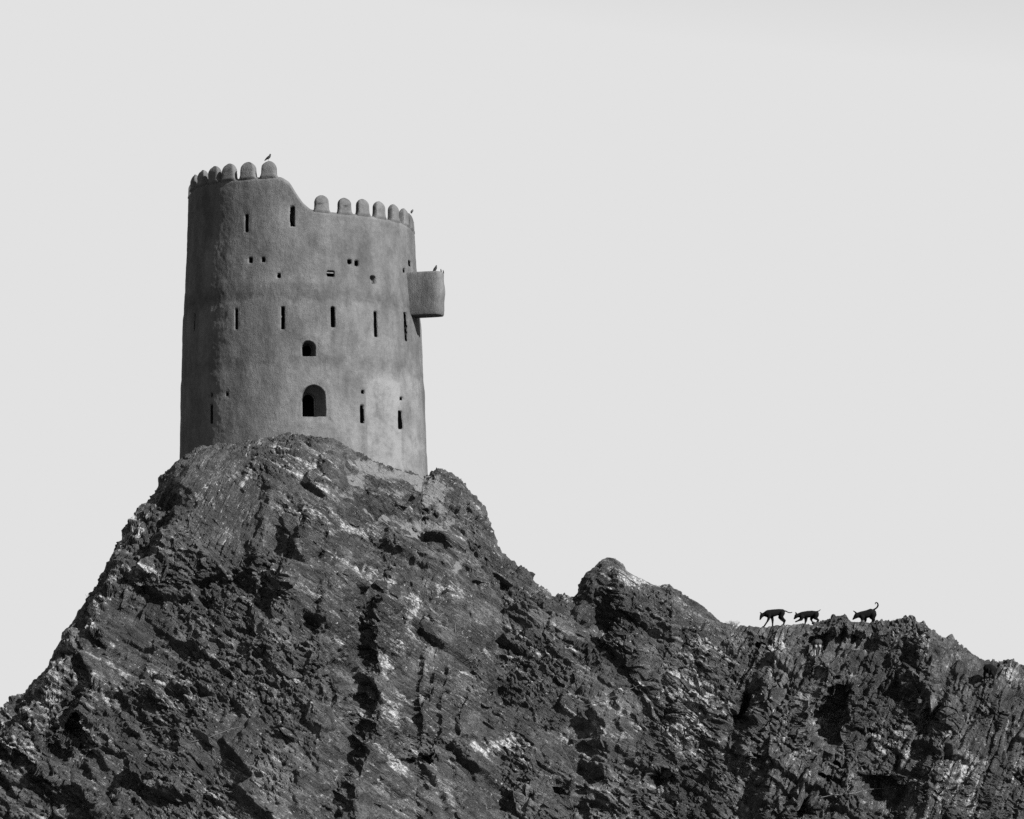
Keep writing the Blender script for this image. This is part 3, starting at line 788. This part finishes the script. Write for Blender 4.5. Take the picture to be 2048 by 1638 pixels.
def side_dog(parts, ox, oy, sc, Yd, label, dz=0.0):
    """parts: (kind, side, [(x, y, r) ...]) read off the photo at the given zoom; legs are bent to reach the rock"""
    Yd = float(yr(W(ox + parts[0][2][2][0] / sc, 1240, 104).x)) + Yd
    pm = FPX / Yd
    rs = 1.1 / sc / pm
    chains = []; allp = []
    for kind, side, pts in parts:
        c = []
        for (x, y, r_) in pts:
            p = W(ox + x / sc, oy + y / sc, Yd); p.y += side * 0.075; p.z += dz
            c.append([p, max(r_ * rs, 0.011)])
        if kind == 'leg':
            foot = c[-1][0]; g = ground_z(foot.x, foot.y); dlt = max(-0.35, min(0.12, g + 0.008 - foot.z))
            z_hi, z_lo = c[0][0].z, foot.z
            for e in c:
                k = (z_hi - e[0].z) / max(z_hi - z_lo, 1e-3); e[0].z += dlt * max(0, min(1, k))
            c.append([c[-1][0] + Vector((-0.035, 0, 0.0)), c[-1][1] * 0.9])
        if kind == 'ear':      # a pair of pricked ears
            c2 = [[p + Vector((0.03, 0.07, 0.0)), r_] for p, r_ in c]
            c = [[p + Vector((0, -0.03, 0)), r_] for p, r_ in c]
            chains.append([tuple(e) for e in c2])
        chains.append([tuple(e) for e in c])
    allz = min(p.z for ch in chains for p, _ in ch); cx = sum(p.x for p, _ in chains[0]) / len(chains[0])
    return chain_mesh(chains, M_FUR, 'dog', 0.011, Vector((cx, Yd, allz)), label, 'dog', 'dogs on the ridge')

B = lambda k, s, *p: (k, s, list(p))
side_dog([
    B('body', 0, (262, 285, 50), (300, 282, 55), (350, 275, 54), (400, 265, 48), (440, 258, 44), (488, 256, 40)),
    B('body', 0, (275, 272, 44), (240, 285, 34), (205, 298, 29), (180, 308, 28), (166, 335, 20), (158, 358, 14), (152, 372, 10)),
    B('ear', 0, (172, 288, 12), (160, 272, 8), (150, 262, 5)),
    B('leg', -1, (285, 305, 32), (280, 355, 20), (262, 390, 13), (232, 430, 11), (205, 466, 12)),
    B('leg', 1, (325, 305, 30), (345, 360, 19), (346, 410, 12), (344, 455, 12)),
    B('leg', -1, (488, 275, 38), (470, 325, 28), (495, 352, 18), (530, 380, 12), (516, 412, 11), (506, 440, 11)),
    B('leg', 1, (480, 275, 36), (455, 322, 25), (480, 350, 16), (520, 376, 11), (508, 410, 10), (498, 438, 10)),
    B('tail', 0, (505, 238, 11), (545, 245, 9), (580, 264, 8), (612, 269, 8), (637, 263, 7)),
], 1500, 1190, 7.585, 0.22, 'black dog walking left in front of the others, tail held level')
side_dog([
    B('body', 0, (785, 305, 46), (830, 298, 48), (880, 292, 50), (940, 287, 48), (1000, 290, 44)),
    B('body', 0, (800, 295, 40), (760, 302, 34), (722, 312, 30), (704, 318, 29), (688, 342, 19), (672, 358, 12)),
    B('ear', 0, (704, 295, 12), (694, 277, 8), (687, 262, 5)),
    B('raised', -1, (785, 335, 34), (775, 368, 23), (735, 388, 13), (690, 407, 11)),
    B('leg', 1, (850, 335, 30), (852, 380, 20), (842, 420, 12), (834, 458, 12)),
    B('leg', -1, (1000, 305, 40), (985, 345, 28), (1015, 368, 18), (1035, 382, 14), (1028, 405, 12)),
    B('leg', 1, (955, 320, 34), (928, 355, 17), (945, 385, 11), (962, 412, 11)),
    B('tail', 0, (1010, 255, 11), (1032, 246, 8), (1050, 238, 7), (1068, 222, 6)),
], 1500, 1190, 7.585, 0.30, 'black dog in the middle of the three on the skyline, one forepaw raised')
side_dog([
    B('body', 0, (1690, 305, 50), (1730, 298, 55), (1780, 288, 58), (1830, 272, 60), (1862, 275, 52)),
    B('body', 0, (1700, 292, 44), (1660, 300, 40), (1622, 310, 38), (1600, 330, 28), (1580, 350, 18), (1564, 366, 12)),
    B('ear', 0, (1610, 280, 13), (1590, 258, 9), (1566, 242, 6)),
    B('leg', -1, (1700, 330, 36), (1700, 380, 24), (1702, 420, 14), (1698, 455, 13)),
    B('leg', 1, (1745, 330, 34), (1755, 375, 22), (1752, 420, 14), (1748, 455, 13)),
    B('leg', -1, (1868, 300, 46), (1858, 350, 32), (1878, 385, 18), (1874, 415, 14), (1866, 450, 13)),
    B('leg', 1, (1862, 300, 42), (1842, 345, 28), (1866, 382, 16), (1862, 415, 13), (1856, 450, 12)),
    B('tail', 0, (1878, 222, 13), (1905, 207, 12), (1930, 185, 12), (1943, 155, 12), (1936, 125, 10), (1915, 113, 8), (1899, 122, 7), (1900, 140, 6)),
], 1500, 1190, 7.585, 0.36, 'black dog sniffing the rocks, its tail curled up like a hook')

def end_on_dog(px, py_foot, hgt, mat, label, group, leg_mat=None, spread=0.11, turn=0.0, Yoff=0.06):
    """a dog seen along its body, hind legs towards the camera"""
    loc, n = hit(px, py_foot)
    g = loc.copy() + Vector((0, Yoff, 0)); s = hgt / 0.58
    rot = Matrix.Rotation(turn, 3, 'Z')
    V3 = lambda x, y, z: g + rot @ Vector((x * s, y * s, z * s))
    ch = []
    ch.append([(V3(-.05, 0, .46), .13 * s), (V3(.05, 0, .46), .13 * s), (V3(0, .25, .45), .145 * s), (V3(0, .5, .45), .14 * s)])
    ch.append([(V3(0, .5, .47), .085 * s), (V3(0.02, .62, .44), .07 * s), (V3(.03, .70, .38), .07 * s), (V3(.03, .82, .28), .035 * s)])
    for e in (-1, 1):
        ch.append([(V3(.03 + e * .05, .70, .43), .02 * s), (V3(.03 + e * .07, .70, .49), .01 * s)])
        top = V3(e * .06, .02, .42); paw = V3(e * spread, .05, 0)
        gz = ground_z(paw.x, paw.y); paw.z = max(paw.z - 0.08, min(paw.z + 0.05, gz + 0.01)) if abs(gz - paw.z) < .4 else paw.z
        ch.append([(top, .085 * s), (V3(e * (spread * .8), -.04, .29), .055 * s), (V3(e * spread, .06, .17), .026 * s), (V3(e * spread, .05, .06), .023 * s), (paw, .028 * s), (paw + Vector((0, .03, 0)), .022 * s)])
        pf = V3(e * .07, .5, 0)
        ch.append([(V3(e * .07, .5, .4), .06 * s), (V3(e * .07, .5, .2), .03 * s), (pf, .027 * s)])
    ch.append([(V3(0, -.06, .52), .028 * s), (V3(.02, -.13, .42), .022 * s), (V3(.03, -.14, .30), .016 * s)])
    o = chain_mesh(ch, mat, 'dog', 0.011, g, label, 'dog', group)
    if leg_mat:
        o.data.materials.append(leg_mat)
        for p in o.data.polygons:
            c = p.center
            if c.z < 0.36 * s and c.y < 0.25 * s: p.material_index = 1
    return o
end_on_dog(1977, 1366, 0.62, M_FUR, 'black dog seen end-on, standing on the right-hand slope below the skyline', 'dogs on the ridge', None, 0.15, R(-20), -0.06)
end_on_dog(1636, 1308, 0.50, M_TAN, 'dark dog with pale hind legs seen from behind under the ridge', 'dogs on the ridge', M_PALEFUR, 0.10, R(6))

def bird(pts, legs, ox, oy, sc, Yd, mat, label, base=None):
    pm = FPX / Yd; rs = 1 / sc / pm
    ch = [[(W(ox + x / sc, oy + y / sc, Yd), max(r_ * rs, .006)) for x, y, r_ in c] for c in pts]
    for e, c in enumerate(legs):
        ch.append([(W(ox + x / sc, oy + y / sc, Yd) + Vector((0, (-.025, .025)[e], 0)), .006) for x, y in c])
    low = min((p for c in ch for p, _ in c), key=lambda p: p.z)
    if base is not None:
        d = base - min(p.z for p, _ in ch[-1])
        ch = [[(p + Vector((0, 0, d)), r_) for p, r_ in c] for c in ch]
    return chain_mesh(ch, mat, 'pigeon', 0.006, Vector((ch[0][0][0].x, Yd, low.z)), label, 'bird', 'pigeons on the tower', 3)
mt = MTOP[535]
bird([[(455, 650, 20), (490, 612, 32), (545, 562, 48), (610, 520, 66), (660, 480, 66), (690, 440, 52), (705, 395, 40), (712, 365, 38)], [(712, 365, 30), (735, 370, 14), (750, 378, 8)]],
     [[(610, 560), (622, 640), (622, 690)], [(640, 560), (632, 640), (640, 690)]], 510, 290, 23.4, mt.y, M_BIRD, 'dark pigeon perched on the tallest merlon, its beak to the right', mt.z - 0.008)
mt = MTOP[826.3]
bird([[(312, 280, 14), (322, 258, 24), (336, 240, 20), (346, 222, 9)]], [[(318, 268), (318, 296)], [(326, 268), (326, 296)]], 790, 390, 9.636, mt.y, M_BIRDG,
     'small grey bird perched on the rightmost merlon', mt.z - 0.006)
by = BOXC.y - 0.26
bird([[(722, 1436, 8), (745, 1405, 20), (768, 1370, 30), (784, 1345, 28), (793, 1315, 17), (797, 1298, 12)], [(797, 1298, 9), (800, 1286, 4)]],
     [[(762, 1390), (768, 1425)], [(782, 1385), (784, 1425)]], 790, 390, 9.636, by, M_BIRD, 'dark pigeon standing upright on the box turret', BOXZ - 0.005)
for k, (px, py, lab) in enumerate([(882, 541, 'tiny bird at the right end of the box turret, the left of a pair'), (886.6, 544, 'tiny bird at the very edge of the box turret, the right of a pair')]):
    X0, Y0 = (px - 790) * 9.636, (py - 390) * 9.636
    bird([[(X0 + 6, Y0 + 30, 9), (X0 + 2, Y0 + 5, 14), (X0, Y0 - 15, 11), (X0 - 4, Y0 - 30, 9)]], [[(X0, Y0 + 20), (X0, Y0 + 46)], [(X0 + 5, Y0 + 20), (X0 + 5, Y0 + 46)]], 790, 390, 9.636,
         BOXC.y - 0.12 + 0.06 * k, M_BIRD, lab, BOXZ - 0.02 - 0.03 * k)

# ------------------------------------------------------------------ dry plants
def tube(vs_, fc, pts, r0, r1):
    na = 5; b0 = len(vs_)
    for i, p in enumerate(pts):
        d = (pts[min(i + 1, len(pts) - 1)] - pts[max(i - 1, 0)]).normalized()
        a = d.orthogonal().normalized(); b = d.cross(a); r_ = r0 + (r1 - r0) * i / (len(pts) - 1)
        for k in range(na): vs_.append(p + (a * math.cos(6.283 * k / na) + b * math.sin(6.283 * k / na)) * r_)
    for i in range(len(pts) - 1):
        for k in range(na):
            j = (k + 1) % na; fc.append((b0 + i * na + k, b0 + i * na + j, b0 + (i + 1) * na + j, b0 + (i + 1) * na + k))
def trailing(pls, label):
    vs_ = []; fc = []; org = None
    rg = random.Random(len(label))
    for pl in pls:
        pts = []
        for (x0, y0), (x1, y1) in zip(pl[:-1], pl[1:]):
            k = max(2, int(math.hypot(x1 - x0, y1 - y0) / 9))
            for i in range(k):
                f = i / k; loc, n = hit(x0 + (x1 - x0) * f + rg.gauss(0, 1.2), y0 + (y1 - y0) * f + rg.gauss(0, 1.2))
                if loc is not None: pts.append(loc + n * 0.05)
        sm = [pts[0]] + [(pts[i - 1] + pts[i] * 2 + pts[i + 1]) / 4 for i in range(1, len(pts) - 1)] + [pts[-1]]
        if len(sm) < 3: continue
        if org is None: org = sm[0].copy()
        tube(vs_, fc, [p - org for p in sm], 0.013, 0.006)
    o = mesh_obj('dry_creeper', vs_, fc, M_TWIG); o.location = org; tag(o, label, 'creeper', 'dry stems trailing over the rock')
trailing([[(275, 1462), (310, 1453), (350, 1460), (400, 1480)], [(385, 1485), (430, 1472), (495, 1448)], [(290, 1508), (330, 1500), (360, 1520), (395, 1550)]], 'long pale dry stems crossing the dark slope at lower left')
trailing([[(1175, 1410), (1215, 1398), (1280, 1370), (1345, 1335)], [(1215, 1398), (1190, 1412)]], 'pale dry stem slanting across the slope under the small peak')
trailing([[(870, 1245), (882, 1228), (895, 1222)], [(912, 1265), (905, 1250), (920, 1245)], [(935, 1318), (960, 1306), (985, 1304)], [(940, 1322), (975, 1315)]], 'short pale twigs on the slope below the tower')
trailing([[(1640, 1595), (1680, 1590), (1740, 1580), (1800, 1570)], [(1690, 1580), (1720, 1562)]], 'pale dry stem below the large dark hollow at lower right')

def tuft(px, py, Yd, label, cnt, ln, seed):
    rg = random.Random(seed); b = W(px, py, float(yr(W(px, py, 104).x)) + Yd); b.z = ground_z(b.x, b.y) - 0.02
    vs_ = []; fc = []
    for _ in range(cnt):
        a = rg.uniform(0, 6.283); tl = rg.uniform(0.15, 1.0); L = ln * rg.uniform(.6, 1.1)
        d = Vector((math.cos(a) * tl, math.sin(a) * tl, 1)).normalized()
        o_ = Vector((rg.gauss(0, .08), rg.gauss(0, .06), 0))
        tube(vs_, fc, [o_ + d * L * f + Vector((0, 0, -0.12 * f * f * L)) + Vector((rg.gauss(0, .012), 0, rg.gauss(0, .012))) for f in (0, .35, .7, 1)], 0.006, 0.002)
    o = mesh_obj('dry_shrub', vs_, fc, M_TWIG); o.location = b; tag(o, label, 'shrub', 'dry shrubs on the ridge')
tuft(1464, 1247, 0.15, 'pale dry tuft on the skyline left of the dogs', 70, 0.28, 1)
tuft(1790, 1240, 0.1, 'thin dry twigs on the ridge to the right of the curled-tail dog', 16, 0.16, 2)
tuft(182, 1190, 0.1, 'thin dry twigs on the left edge of the hill', 14, 0.22, 3)
